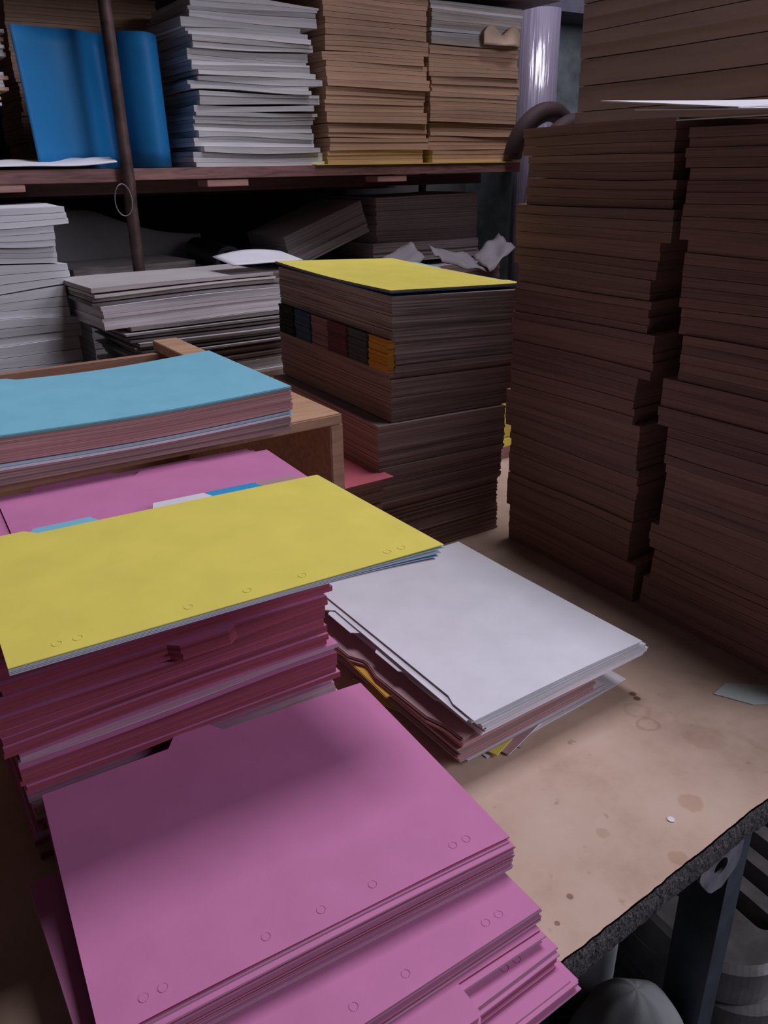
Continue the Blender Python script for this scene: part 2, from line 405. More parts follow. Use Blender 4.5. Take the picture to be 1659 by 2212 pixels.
# crumbly front edge
verts, faces = [], []
rows = 7
for i, (u, f) in enumerate(zip(us, fr)):
    for j in range(rows):
        q = j / (rows - 1); z = -0.0006 - q * (TH - 0.0006)
        bump = 0.0012 * noise.noise(Vector((u * 300, z * 300, 1.3))) + 0.0011 * noise.noise(Vector((u * 90, z * 120, 7)))
        verts.append((u, f - 0.0012 - 0.003 * math.sin(math.pi * q) + bump * (0.35 if j == 0 else 1), z))
for i in range(n - 1):
    for j in range(rows - 1):
        a = i * rows + j; faces.append((a, a + 1, a + rows + 1, a + rows))
local(link('crumbly_edge', verts, faces, [M_chip]), TB)
def angle_leg(u, v):
    w, th = 0.045, 0.005
    P = [(0, 0), (0.026, 0), (0.026, th), (th, th), (th, w), (0, w)]
    vs = [(u + x, v + y, z) for z in (-0.75, -TH) for x, y in P]
    fs = [(i, (i + 1) % 6, 6 + (i + 1) % 6, 6 + i) for i in range(6)] + [tuple(reversed(range(6))), tuple(range(6, 12))]
    o = link('leg', vs, fs, [M_steel]); return local(o, TB)
angle_leg(0.565, tfront(0.56) + 0.012); angle_leg(-0.6, 0.29); angle_leg(1.04, 1.24); angle_leg(-0.6, 1.24)
local(box('rail', -0.85, 1.08, 0.325, 0.330, -0.075, -TH, M_steel), TB)
# gusset plate with a bolt hole
def gusset():
    bm = bmesh.new(); q = 24; u0, v0, z0 = 0.535, tfront(0.53) + 0.0105, -0.058
    outer = [(-0.03, 0.026), (0.03, 0.026), (0.03, -0.012), (0.008, -0.030), (-0.01, -0.028), (-0.03, -0.002)]
    ring = []
    def cast(an):
        d = Vector((math.cos(an), math.sin(an))); best = 1
        for i in range(6):
            a, b = Vector(outer[i]), Vector(outer[(i + 1) % 6]); e = b - a
            den = d.x * e.y - d.y * e.x
            if abs(den) < 1e-9: continue
            tt = (a.x * e.y - a.y * e.x) / den; ss = (a.x * d.y - a.y * d.x) / den
            if tt > 0 and -1e-6 <= ss <= 1 + 1e-6: best = min(best, tt)
        return d * best
    vs, fs = [], []
    for i in range(q):
        an = 2 * math.pi * i / q; o_ = cast(an); h = Vector((0.0095 * math.cos(an), 0.0095 * math.sin(an)))
        for p in (o_, h):
            for y in (0, 0.003): vs.append((u0 + p.x, v0 - 0.004 + y, z0 + p.y))
    for i in range(q):
        a, b = 4 * i, 4 * ((i + 1) % q)
        fs += [(a, a + 2, b + 2, b), (a + 1, b + 1, b + 3, a + 3), (a, b, b + 1, a + 1), (a + 2, a + 3, b + 3, b + 2)]
    return link('gusset_plate', vs, fs, [M_plate])
local(gusset(), TB)
# pale worn patch of tape on the board
verts = [(0.672, 0.398, 0.0004), (0.690, 0.363, 0.0004), (0.735, 0.335, 0.0004), (0.75, 0.36, 0.0004), (0.716, 0.388, 0.0004), (0.70, 0.402, 0.0004)]
verts += [(x, y, 0.0009) for x, y, z in verts]
faces = [tuple(reversed(range(6))), tuple(range(6, 12))] + [(i, (i + 1) % 6, 6 + (i + 1) % 6, 6 + i) for i in range(6)]
tp = local(link('tape_patch', verts, faces, [paper((0.55, 0.62, 0.55))]), TB); tp['label'] = 'pale greenish tape patch'

# punched paper dots on the table
def dot(u, v, z, col, label, tilt=0.05):
    o = lathe('paper_dot', [(0.0029, 0), (0.0030, 0.0006)], paper(col), (u, v, z), 20, rot=(tilt, 0, 0))
    for p in o.data.polygons: p.use_smooth = False
    return tag(o, label, 'paper dot')
dot(0.489, 0.3075, 0.0004, WHT, 'white punched paper dot on bare table near its front edge')
dot(0.447, 0.452, 0.0004, (0.42, 0.36, 0.33), 'grey punched paper dot beside the white divider pile')

# ------------------------------------------------------------------ pink divider pile at the front
HOLES = [0.5 + x / 0.297 for x in (0.12, 0.108, 0.04, 0.0, -0.04, -0.108, -0.12)]
M_pinkrim = paper((0.50, 0.17, 0.36))
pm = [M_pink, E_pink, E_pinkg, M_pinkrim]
G = 'pink divider bundles in the front pile'
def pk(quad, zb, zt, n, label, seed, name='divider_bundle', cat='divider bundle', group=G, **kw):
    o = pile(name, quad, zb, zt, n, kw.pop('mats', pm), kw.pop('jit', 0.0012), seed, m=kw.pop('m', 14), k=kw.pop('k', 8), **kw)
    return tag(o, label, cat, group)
b0 = const(0.0003); b1 = wave(0.014, 0.001, 1); b2 = wave(0.0275, 0.001, 2); b3 = wave(0.0385, 0.0012, 3); b4 = wave(0.0515, 0.0012, 4)
def add(f, d): return lambda s, t: f(s, t) + d
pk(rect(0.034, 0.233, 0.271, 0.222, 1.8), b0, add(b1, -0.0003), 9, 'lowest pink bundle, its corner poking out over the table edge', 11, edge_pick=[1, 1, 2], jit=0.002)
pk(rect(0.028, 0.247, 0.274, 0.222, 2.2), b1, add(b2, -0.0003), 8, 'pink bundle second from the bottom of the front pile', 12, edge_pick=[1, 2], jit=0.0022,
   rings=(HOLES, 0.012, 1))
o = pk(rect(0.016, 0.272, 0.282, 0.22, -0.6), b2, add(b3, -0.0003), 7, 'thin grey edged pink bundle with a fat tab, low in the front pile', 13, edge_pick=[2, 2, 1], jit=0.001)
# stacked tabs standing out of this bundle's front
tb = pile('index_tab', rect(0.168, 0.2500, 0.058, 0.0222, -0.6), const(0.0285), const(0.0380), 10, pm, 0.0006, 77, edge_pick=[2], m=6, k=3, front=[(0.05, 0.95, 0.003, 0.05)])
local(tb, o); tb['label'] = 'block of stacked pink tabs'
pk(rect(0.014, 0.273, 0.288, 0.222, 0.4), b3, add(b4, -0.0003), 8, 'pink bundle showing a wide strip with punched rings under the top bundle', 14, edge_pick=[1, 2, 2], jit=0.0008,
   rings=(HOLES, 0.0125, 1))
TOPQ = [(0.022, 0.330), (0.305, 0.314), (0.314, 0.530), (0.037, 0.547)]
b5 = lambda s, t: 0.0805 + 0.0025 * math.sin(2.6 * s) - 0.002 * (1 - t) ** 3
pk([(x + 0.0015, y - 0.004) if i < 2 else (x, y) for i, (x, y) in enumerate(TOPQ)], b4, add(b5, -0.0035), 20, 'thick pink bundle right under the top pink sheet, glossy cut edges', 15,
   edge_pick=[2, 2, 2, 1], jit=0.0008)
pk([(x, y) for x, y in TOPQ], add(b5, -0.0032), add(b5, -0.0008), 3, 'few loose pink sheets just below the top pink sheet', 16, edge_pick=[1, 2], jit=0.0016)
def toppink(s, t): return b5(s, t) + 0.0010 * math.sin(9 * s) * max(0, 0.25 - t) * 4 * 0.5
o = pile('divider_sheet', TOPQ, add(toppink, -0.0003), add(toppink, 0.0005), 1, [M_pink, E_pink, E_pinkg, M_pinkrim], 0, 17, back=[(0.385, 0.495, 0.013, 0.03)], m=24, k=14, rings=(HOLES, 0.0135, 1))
tag(o, 'large pink divider sheet with a back tab, on top of the front pile', 'divider sheet')

# ------------------------------------------------------------------ deep pink divider stack behind it
G = 'pink divider bundles in the stack under the yellow sheet'
RQ = lambda du=0, dv=0, a=0, L=0.278: jig(rect(0.024, 0.5565, L, 0.211), r, du, dv, a)
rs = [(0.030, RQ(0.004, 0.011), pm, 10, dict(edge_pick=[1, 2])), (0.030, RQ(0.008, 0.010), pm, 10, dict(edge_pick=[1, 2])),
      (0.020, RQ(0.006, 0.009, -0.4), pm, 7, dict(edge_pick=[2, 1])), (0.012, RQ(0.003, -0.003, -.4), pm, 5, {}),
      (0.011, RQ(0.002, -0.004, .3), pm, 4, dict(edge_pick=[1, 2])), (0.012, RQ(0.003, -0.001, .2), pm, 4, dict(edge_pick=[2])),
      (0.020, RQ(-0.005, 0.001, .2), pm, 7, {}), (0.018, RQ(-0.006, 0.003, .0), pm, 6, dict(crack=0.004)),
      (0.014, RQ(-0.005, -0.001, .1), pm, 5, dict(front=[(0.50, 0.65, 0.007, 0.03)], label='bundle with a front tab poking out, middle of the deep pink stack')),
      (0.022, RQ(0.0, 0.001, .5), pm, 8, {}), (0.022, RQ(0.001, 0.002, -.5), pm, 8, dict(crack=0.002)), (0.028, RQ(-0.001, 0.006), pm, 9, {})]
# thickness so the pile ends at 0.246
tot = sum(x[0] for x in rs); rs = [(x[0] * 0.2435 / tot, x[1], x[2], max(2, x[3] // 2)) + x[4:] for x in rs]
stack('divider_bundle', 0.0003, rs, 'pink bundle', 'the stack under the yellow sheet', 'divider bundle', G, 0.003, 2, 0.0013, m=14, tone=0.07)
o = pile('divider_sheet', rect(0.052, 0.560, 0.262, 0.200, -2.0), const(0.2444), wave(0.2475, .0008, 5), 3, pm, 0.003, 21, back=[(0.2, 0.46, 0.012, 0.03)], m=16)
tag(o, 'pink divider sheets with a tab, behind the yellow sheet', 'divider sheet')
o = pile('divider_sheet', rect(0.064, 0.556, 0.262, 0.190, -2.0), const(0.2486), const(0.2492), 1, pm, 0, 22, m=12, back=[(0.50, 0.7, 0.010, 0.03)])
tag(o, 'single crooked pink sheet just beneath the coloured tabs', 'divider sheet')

# tabbed sheets: yellow on top of mauve, blue, white, light blue
YQ = [(0.0285, 0.4500), (0.3375, 0.4365), (0.3315, 0.6250), (0.035, 0.6420)]
ylabels = [('mauve', MAUVE, [(0.85, 0.975, 0.024, 0.02)], 'mauve divider sheet under the yellow one, tab nearest its far corner'),
           ('sky', SKY, [(0.675, 0.83, 0.021, 0.02)], 'divider sheet with a bright blue tab under the yellow sheet'),
           ('white', WHT, [(0.50, 0.655, 0.0175, 0.02)], 'divider sheet with a white tab under the yellow sheet'),
           ('lb', LBLUE, [(0.16, 0.31, 0.0137, 0.02)], 'divider sheet with a pale blue tab under the yellow sheet'),
           ('yel', YEL, [(-0.2, 0.135, 0.010, 0.03)], 'big yellow tabbed divider sheet on top of the deep pink stack')]
for i, (nm, c, tabs, lab) in enumerate(ylabels):
    base = 0.2497 + i * 0.0011
    droop = (4 - i) * 0.0016 + (0.002 if i == 2 else 0.0025 if i < 2 else 0)
    z1 = (lambda base, droop: (lambda s, t: base + 0.0012 * math.sin(2.2 * s + 0.5) * t - droop * max(0, s - 0.55) ** 2 * 4.0 * (1 - t) ** 2 + 0.0035 * s * t * 0))(base, droop)
    off = [-0.006, -0.004, -0.002, 0.0013, 0][i]
    q = [(x + off, y + max(0, -off) * 0.4) if k == 1 else ((x + off * 1.3, y) if k == 2 else (x, y)) for k, (x, y) in enumerate(YQ)]
    mm_ = paper(c); rim = paper(mul(c, 0.8))
    o = pile('divider_sheet', q, z1, add(z1, 0.0007), 1, [mm_, paper(YEL if nm == 'yel' else (0.66, 0.72, 0.72)), mm_, rim], 0, 30 + i, back=tabs, m=20, k=12,
             rings=(HOLES, 0.0125, 1) if nm == 'yel' else None)
    tag(o, lab, 'divider sheet', 'tabbed sheets on the deep pink stack')

# ------------------------------------------------------------------ white divider pile
G = 'white divider pile by the dark tall stacks'
wq = lambda du=0, dv=0, a=0, w=0.223, L=0.297: jig(side(0.378, 0.441, L, w), r, du, dv, a)
def wh(q, zb, zt, n, mats, label, seed, name='divider_bundle', cat='divider bundle', **kw):
    o = pile(name, q, zb, zt, n, mats, kw.pop('jit', 0.001), seed, m=16, k=8, **kw); return tag(o, label, cat, G)
c0 = const(0.0003)
wh(jig(rect(0.409, 0.457, 0.208, 0.27, 3), r), c0, const(0.0012), 1, [M_wht, E_white], 'bottom white sheet whose corner peeks out behind the white pile', 40, 'divider_sheet', 'divider sheet')
wh(rect(0.428, 0.447, 0.15, 0.20, 17), const(0.0014), const(0.0024), 1, [M_mauve, E_white], 'mauve sheet peeking out beneath the white pile at the front', 41, 'divider_sheet', 'divider sheet')
wh(rect(0.417, 0.4515, 0.15, 0.17, 20), const(0.0026), const(0.0040), 1, [M_yel, E_yel], 'narrow yellow sheet peeking out beneath the white pile', 42, 'divider_sheet', 'divider sheet')
wh(jig(side(0.384, 0.462, 0.272, 0.190), r, 0, 0, 2), const(0.0042), const(0.0100), 4, [M_wht, E_brown], 'pale thin bundle at the base of the white pile', 43, jit=0.002)
c1 = wave(0.0375, 0.002, 6)
wh(jig(side(0.371, 0.462, 0.272, 0.185), r, 0, 0, 2), const(0.0102), add(c1, -0.0004), 16, [M_mauve, E_brown, E_mauve], 'thick brown edged bundle low in the white pile', 44, edge_pick=[1, 1, 2], jit=0.0016)
M_or = paper((0.72, 0.40, 0.06))
wh(jig(side(0.358, 0.545, 0.185, 0.185), r, 0, 0, -2), c1, add(c1, 0.0018), 2, [M_or, E_yel], 'orange sheets with a yellow edge inside the white pile', 45, 'divider_sheet', 'divider sheet', back=[(0.55, 0.95, 0.004, 0.05)])
c2 = wave(0.0470, 0.0012, 7)
wh(jig(side(0.366, 0.452, 0.282, 0.195), r, 0, 0, 2.2), add(c1, 0.0022), add(c2, -0.0004), 6, [M_mauve, E_mauve], 'mauve bundle with wavy tab edges beneath the white sheets', 46, back=[(0.16, 0.45, 0.006, 0.08), (0.62, 0.72, 0.008, 0.06)], jit=0.0012)
c3 = wave(0.0600, 0.001, 8)
wh(wq(0.006, 0.001, 1.2), c2, add(c3, -0.0005), 7, [M_wht, E_white], 'thin white bundle below the loose white sheets', 47, jit=0.0012)
tabs = [[(0.18, 0.33, 0.011, 0.03)], [(0.36, 0.50, 0.011, 0.03)], [(0.64, 0.80, 0.011, 0.03)], [(0.82, 0.97, 0.011, 0.03)]]
names = ['lowest loose white sheet, tab nearest the front corner', 'second loose white sheet from below, tab in the front half',
         'loose white sheet with its tab in the back half of the side', 'loose white sheet with the tab furthest back']
for i in range(4):
    zz = (lambda b: (lambda s, t: c3(s, t) + b + 0.001 * (1 - s) * (1 - t)))(0.0002 + i * 0.0019)
    wh(wq(0.005 - i * 0.003, 0.000 + i * 0.0015, 1.0 - i * 0.45), zz, add(zz, 0.0009), 1, [M_wht, E_white], names[i], 50 + i, 'divider_sheet', 'divider sheet', back=tabs[i])
zz = lambda s, t: c3(s, t) + 0.0084 + 0.0012 * math.sin(2.5 * s + 1) * math.sin(3 * t)
wh([(0.6005, 0.442), (0.589, 0.738), (0.380, 0.742), (0.381, 0.440)], zz, add(zz, 0.0007), 1, [M_wht, E_white], 'large smooth white divider sheet on top of the white pile', 56, 'divider_sheet', 'divider sheet',
   back=[(-0.2, 0.10, 0.004, 0.04)])
wh(rect(0.428, 0.55, 0.115, 0.220, -4), add(c3, -0.0003), add(c3, 0.0002), 1, [M_yel, E_yel], 'yellow sheet sticking out at the back of the white pile', 57, 'divider_sheet', 'divider sheet', back=[(0.3, 0.9, 0.006, 0.06)])
# ------------------------------------------------------------------ wooden box with the pale blue stack
M_wood = wood((0.56, 0.33, 0.19)); M_woodd = wood((0.40, 0.22, 0.14), 0.8)
BX = empty('wooden_box', (0.2, 0.95, 0.0)); tag(BX, 'open fronted wooden box carrying the pale blue sheets', 'box')
box('top_board', -0.55, 0.447, 0.774, 1.06, 0.2475, 0.260, M_wood, BX, 0.0015)
box('side_panel', 0.432, 0.449, 0.776, 1.31, 0.0003, 0.2473, M_wood, BX, 0.0012)
box('side_panel', -0.54, -0.523, 0.776, 1.31, 0.0003, 0.2473, M_wood, BX, 0.0012)
box('back_panel', -0.52, 0.4315, 1.285, 1.30, 0.0003, 0.2473, M_woodd, BX)
box('back_batten', 0.405, 0.446, 1.0605, 1.318, 0.2475, 0.264, M_wood, BX, 0.001)
G = 'bundles on the wooden box'
BQ = [(0.072, 0.752), (0.369, 0.744), (0.367, 0.966), (0.070, 0.974)]
bq = lambda du, dv, a=0: jig(BQ, r, du, dv, a)
sag = lambda z: (lambda s, t: z + 0.0035 * math.sin(4.2 * s + 2.6) * (0.6 + 0.4 * t) + 0.002 * s)
flat0 = const(0.2603)
o = pile('divider_bundle', bq(0.0, 0.004), flat0, sag(0.274), 7, [M_mauve, E_brown], 0.0015, 61, m=16); tag(o, 'brown edged bundle lying straight on the wooden box', 'divider bundle', G)
o = pile('divider_bundle', bq(0.001, 0.002), sag(0.2743), sag(0.2815), 5, [M_lb, E_lb, E_white], 0.0012, 62, m=16, edge_pick=[1, 2]); tag(o, 'thin band of pale blue sheets between two brown bundles on the box', 'divider bundle', G)
o = pile('divider_bundle', bq(0.0, 0.0), sag(0.2818), sag(0.3040), 13, [M_mauve, E_mauve], 0.0009, 63, m=16); tag(o, 'rosy brown bundle right under the blue sheets on the box', 'divider bundle', G)
E_teal = edges((0.16, 0.28, 0.26), 0.3)
o = pile('divider_bundle', bq(0.0, -0.001), sag(0.3043), sag(0.3064), 2, [M_lb, E_teal], 0.0006, 64, m=16); tag(o, 'dark teal edged sheets under the pale blue top sheet', 'divider bundle', G)
o = pile('divider_sheet', BQ, sag(0.3067), sag(0.3074), 1, [M_lb, paper(LBLUE)], 0, 65, m=24, k=10, back=[(-0.2, 0.20, 0.011, 0.03)]); tag(o, 'large pale blue divider sheet on top of the wooden box', 'divider sheet')
# brown bundles and red sheet between the box and the tabbed stack
G = 'brown bundles between the box and the tabbed stack'
sp = [(0.034, rect(0.456 + a, 0.828 + b, 0.088, 0.25), [M_kraft, E_dark], 6) for a, b in ((0, 0.012), (0.003, 0.006), (-0.002, 0.01), (0.002, 0.014))]
stack('paper_bundle', 0.0003, sp, 'brown bundle', 'the low stack beneath the red sheet', 'paper bundle', G, 0.001, 6)
o = pile('divider_sheet', [(0.4555, 0.832), (0.557, 0.832), (0.547, 1.06), (0.4555, 1.06)], const(0.1385), const(0.1395), 1, [paper((0.60, 0.14, 0.18)), paper((0.60, 0.14, 0.18))], 0, 66); tag(o, 'red sheet poking out beside the wooden box', 'divider sheet')

# ------------------------------------------------------------------ tabbed stack with a yellow top in the centre
G = 'bundles in the stack topped with yellow'
CQ = lambda du=0, dv=0, a=0, W_=0.222, L=0.318: jig(side(0.574, 0.857, L, W_), r, du, dv, a)
tilt = lambda z: (lambda s, t: z + 0.010 * s * t - 0.009 * (1 - t) * (1 - s) + 0.004 * t * s)   # s: front->back, t: +x -> -x
tl = lambda z, f=1.0: (lambda s, t: z + f * (-0.011 * (1 - t) + 0.010 * s))
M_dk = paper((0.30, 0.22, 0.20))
lev = [0.0003, 0.040, 0.088, 0.136, 0.205, 0.272]
fade = [0, 0.1, 0.3, 0.5, 0.7, 0.9]
offs = [(-0.030, 0.0, 0), (-0.030, 0.003, 0), (-0.027, 0.0, 0.5), (-0.025, -0.003, -0.5), (-0.003, 0.002, 0.3)]
NAMES = ['lowest bundle', 'second lowest bundle', 'third lowest bundle', 'jutting fourth bundle from below', 'bundle directly under the coloured tabs']
for i in range(5):
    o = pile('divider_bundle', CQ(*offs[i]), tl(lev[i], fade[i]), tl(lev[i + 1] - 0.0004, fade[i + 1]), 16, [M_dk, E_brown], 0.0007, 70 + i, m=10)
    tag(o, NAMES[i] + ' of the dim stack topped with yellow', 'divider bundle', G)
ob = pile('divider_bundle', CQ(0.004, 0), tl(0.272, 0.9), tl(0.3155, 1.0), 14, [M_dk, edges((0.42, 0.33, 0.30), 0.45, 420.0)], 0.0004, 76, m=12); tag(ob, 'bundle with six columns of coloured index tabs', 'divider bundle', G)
cols = [((0.02, 0.018, 0.02), 'black tabs'), ((0.05, 0.10, 0.17), 'dark blue tabs'), ((0.30, 0.18, 0.18), 'mauve tabs'), ((0.17, 0.06, 0.07), 'maroon tabs'), ((0.09, 0.11, 0.10), 'dark green tabs'), ((0.70, 0.34, 0.05), 'orange tabs')]
for i, (c, lab) in enumerate(cols):     # from the back corner to the front corner
    y1 = 0.857 + 0.318 * (1 - i / 6) - 0.001; y0 = 0.857 + 0.318 * (1 - (i + 1) / 6) + 0.001
    s0, s1 = (y0 - 0.857) / 0.318, (y1 - 0.857) / 0.318
    q = [(0.578 - 0.0007, y0), (0.578 - 0.0007, y1), (0.569, y1 - 0.002), (0.569, y0 + 0.002)]
    za = (lambda s0, s1: (lambda s, t: tl(0.2722, 0.9)(s0 + (s1 - s0) * s, 1.0)))(s0, s1)
    zb_ = (lambda s0, s1: (lambda s, t: tl(0.3150, 1.0)(s0 + (s1 - s0) * s, 1.0)))(s0, s1)
    tb = pile('index_tab', q, za, zb_, 14, [paper(c), edges(c, 0.3)], 0.0005, 80 + i, m=3, k=2); tb['label'] = 'column of ' + lab
    local(tb, ob)
# the orange column wraps the front corner
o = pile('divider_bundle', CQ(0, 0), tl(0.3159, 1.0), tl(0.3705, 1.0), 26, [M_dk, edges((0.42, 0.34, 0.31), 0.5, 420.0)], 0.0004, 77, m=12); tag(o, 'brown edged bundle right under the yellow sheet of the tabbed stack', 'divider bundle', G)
# tabs at +x edge: s runs from back to front, t towards +x
YC = [(0.573, 1.183), (0.572, 0.856), (0.798, 0.866), (0.796, 1.186)]
def ytop(b, lift): return lambda s, t: tl(b, 1.0)(1 - s, 1 - t) - 0.0028 * math.sin(math.pi * s) * (1 - 0.6 * t) + lift
for i, (c, tabs, lab) in enumerate([(SKY, [(0.62, 0.86, 0.017, 0.02)], 'divider sheet with a blue tab under the central yellow sheet'),
                                    (PINK, [(0.42, 0.60, 0.012, 0.02)], 'divider sheet with a pink tab under the central yellow sheet'),
                                    (LBLUE, [(0.16, 0.38, 0.012, 0.02)], 'divider sheet with a pale blue tab under the central yellow sheet'),
                                    (YEL, [(0.90, 1.2, 0.006, 0.02)], 'yellow divider sheet on top of the central tabbed stack')]):
    f = ytop(0.3745, i * 0.0011)
    o = pile('divider_sheet', YC, f, add(f, 0.0006), 1, [paper(c), paper(c)], 0, 90 + i, back=tabs, m=16, k=8); tag(o, lab, 'divider sheet', 'sheets on top of the central tabbed stack')

# ------------------------------------------------------------------ the two tall dark stacks
def tall(breaks, far, near, where, group, seed, u0=0.755, depth=0.30):
    lo = const(0.0003); N = len(breaks) - 1
    for i in range(N):
        z1 = breaks[i + 1]; rr = random.Random(seed + i)
        hi = wave(z1, 0.0035 if i < N - 1 else 0.003, seed + i)
        du = rr.uniform(-0.003, 0.003)
        f_, n_ = far[i], near[i]
        q = [(u0 + du + depth, n_), (u0 + du + depth, f_), (u0 + du, f_), (u0 + du + rr.uniform(-.002, .002), n_)]
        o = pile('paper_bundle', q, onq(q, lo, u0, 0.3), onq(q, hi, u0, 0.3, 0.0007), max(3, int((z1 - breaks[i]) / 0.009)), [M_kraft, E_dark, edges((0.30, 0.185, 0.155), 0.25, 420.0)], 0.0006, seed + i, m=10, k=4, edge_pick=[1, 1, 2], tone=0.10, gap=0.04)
        tag(o, nth(N - 1 - i, 'brown bundle', where), 'paper bundle', group)
        lo = hi
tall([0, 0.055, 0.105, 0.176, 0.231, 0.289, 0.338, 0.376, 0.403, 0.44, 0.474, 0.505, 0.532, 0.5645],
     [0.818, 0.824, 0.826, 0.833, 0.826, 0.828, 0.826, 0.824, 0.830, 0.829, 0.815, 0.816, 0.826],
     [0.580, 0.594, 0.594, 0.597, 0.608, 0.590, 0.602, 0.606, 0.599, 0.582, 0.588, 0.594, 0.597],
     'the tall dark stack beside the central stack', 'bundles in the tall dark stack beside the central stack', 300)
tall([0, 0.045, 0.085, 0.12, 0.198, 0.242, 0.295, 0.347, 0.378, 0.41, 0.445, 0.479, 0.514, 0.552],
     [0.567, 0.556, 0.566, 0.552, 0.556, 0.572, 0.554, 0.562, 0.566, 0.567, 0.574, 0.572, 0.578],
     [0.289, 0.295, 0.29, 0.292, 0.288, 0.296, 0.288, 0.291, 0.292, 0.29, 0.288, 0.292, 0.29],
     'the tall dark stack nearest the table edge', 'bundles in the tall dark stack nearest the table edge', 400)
G = 'loose white sheets on the tall dark stacks'
for i, (q, z, lab) in enumerate([
        ([(0.756, 0.60), (0.745, 0.40), (0.98, 0.37), (1.0, 0.58)], (0.5595, 0.5575, 0.5690, 0.5690), 'lowest loose white sheet across the tall dark stacks'),
        ([(0.775, 0.67), (0.738, 0.47), (0.96, 0.43), (1.0, 0.63)], (0.5735, 0.5625, 0.5755, 0.580), 'middle loose white sheet across the tall dark stacks'),
        ([(0.790, 0.735), (0.745, 0.52), (0.97, 0.47), (1.02, 0.68)], (0.5870, 0.5665, 0.580, 0.589), 'top loose white sheet, tip lifted above the tall dark stacks')]):
    f = bil(*z); o = pile('paper_sheet', q, f, add(f, 0.0012), 1, [M_wht, paper((0.8, 0.8, 0.8))], 0, 95 + i); tag(o, lab, 'paper sheet', G)

# wrapped reams behind the tall stacks
G = 'wrapped reams behind the tall stacks'
zs = [-0.7497, -0.60, -0.45, -0.30, -0.15, 0.0, 0.14, 0.28, 0.42, 0.52, 0.566, 0.6085, 0.651, 0.6935, 0.736, 0.779, 0.822, 0.865, 0.908]
lo = const(zs[0])
for i in range(len(zs) - 1):
    rr = random.Random(900 + i); hi = wave(zs[i + 1], 0.0015, 900 + i)
    o = pile('paper_ream', [(1.95, 0.70), (1.95, 1.175 + rr.uniform(-.003, .003)), (1.20 + rr.uniform(-.003, .003), 1.175), (1.20, 0.70)], lo, add(hi, -0.0016), 2, [paper((0.45, 0.33, 0.29)), E_wrap], 0.0008, 900 + i, m=8, k=3, tone=0.05, gap=0.0)  # depth stretched out of view to keep doorway light off the shelf
    tag(o, nth(len(zs) - 2 - i, 'brown ream', 'the wrapped reams behind the tall stacks'), 'paper ream', G); lo = hi

# yellow bundle in the slot between the stacks
o = pile('paper_bundle', rect(0.955, 1.10, 0.22, 0.15), const(0.0003), const(0.026), 5, [M_mauve, E_mauve], 0.001, 97); tag(o, 'low rosy bundle beneath the yellow bundle in the gap', 'paper bundle')
o = pile('divider_bundle', rect(0.972, 1.093, 0.2, 0.15, -2), const(0.0263), wave(0.135, 0.002, 9), 7, [M_yel, edges((0.80, 0.68, 0.12), 0.12)], 0.003, 98, tone=0.06, gap=0.08); tag(o, 'yellow bundle seen in the gap behind the central stack', 'divider bundle')

# ------------------------------------------------------------------ shelving along the back
SH = empty('shelving_unit', (0.8, 1.9, -0.75)); tag(SH, 'dark two tier timber shelving with rusty posts along the back wall', 'shelf')
M_ply = wood((0.27, 0.13, 0.11), 1.4, contrast=0.5); M_plyd = wood((0.16, 0.09, 0.08), 1.4); M_block = wood((0.50, 0.27, 0.22))
M_rust = plain('rusty_dark_steel', (0.075, 0.045, 0.038), 0.6, metal=0.3, var=0.5, scale=40)
box('shelf_board', -0.9, 0.483, 1.635, 2.33, 0.503, 0.5265, M_ply, SH, 0.001)
box('shelf_board', 0.500, 1.492, 1.640, 2.33, 0.505, 0.5265, M_ply, SH, 0.001)
box('shelf_board', -0.9, 1.56, 1.60, 2.33, 0.872, 0.895, M_plyd, SH, 0.001)  # uppermost board added, mostly out of view, to shade the stacks below
box('lower_board', -0.9, 1.455, 1.335, 2.33, 0.02, 0.05, M_plyd, SH)
box('cross_rail', -0.9, 1.49, 1.79, 1.83, 0.478, 0.5022, M_plyd, SH)
box('cross_rail', -0.9, 1.49, 2.20, 2.24, 0.462, 0.5022, M_plyd, SH)
for x0, x1 in ((0.10, 0.312), (0.657, 0.747), (1.065, 1.145)): box('batten', x0, x1, 1.642, 1.695, 0.490, 0.5028, M_block, SH, 0.001)
for x, y in ((0.4915, 1.622), (1.485, 2.05), (-0.6, 1.66), (0.4915, 2.30)):
    pts = [(x, y, -0.75), (x + 0.001, y, 0.0), (x - 0.001, y, 0.3), (x, y, 0.46), (x + 0.002, y - 0.002, 0.505), (x + 0.001, y, 0.56), (x, y, 0.9), (x - 0.001, y, 1.5)]
    o = tube('post', pts, 0.0115, M_rust, SH, 12)
# wire loop on the post
M_wire = plain('dull_wire', (0.25, 0.23, 0.22), 0.5, metal=0.6)
pts = [(0.487 - 0.013 + 0.016 * math.cos(a), 1.606 + 0.002 * math.sin(2 * a), 0.472 + 0.028 * math.sin(a)) for a in [i * 2 * math.pi / 24 for i in range(24)]]
tag(tube('wire_loop', pts, 0.0011, M_wire, None, 6, True), 'thin wire loop tied to the rusty post under the shelf', 'wire')

# --- upper shelf
ZS = 0.5268
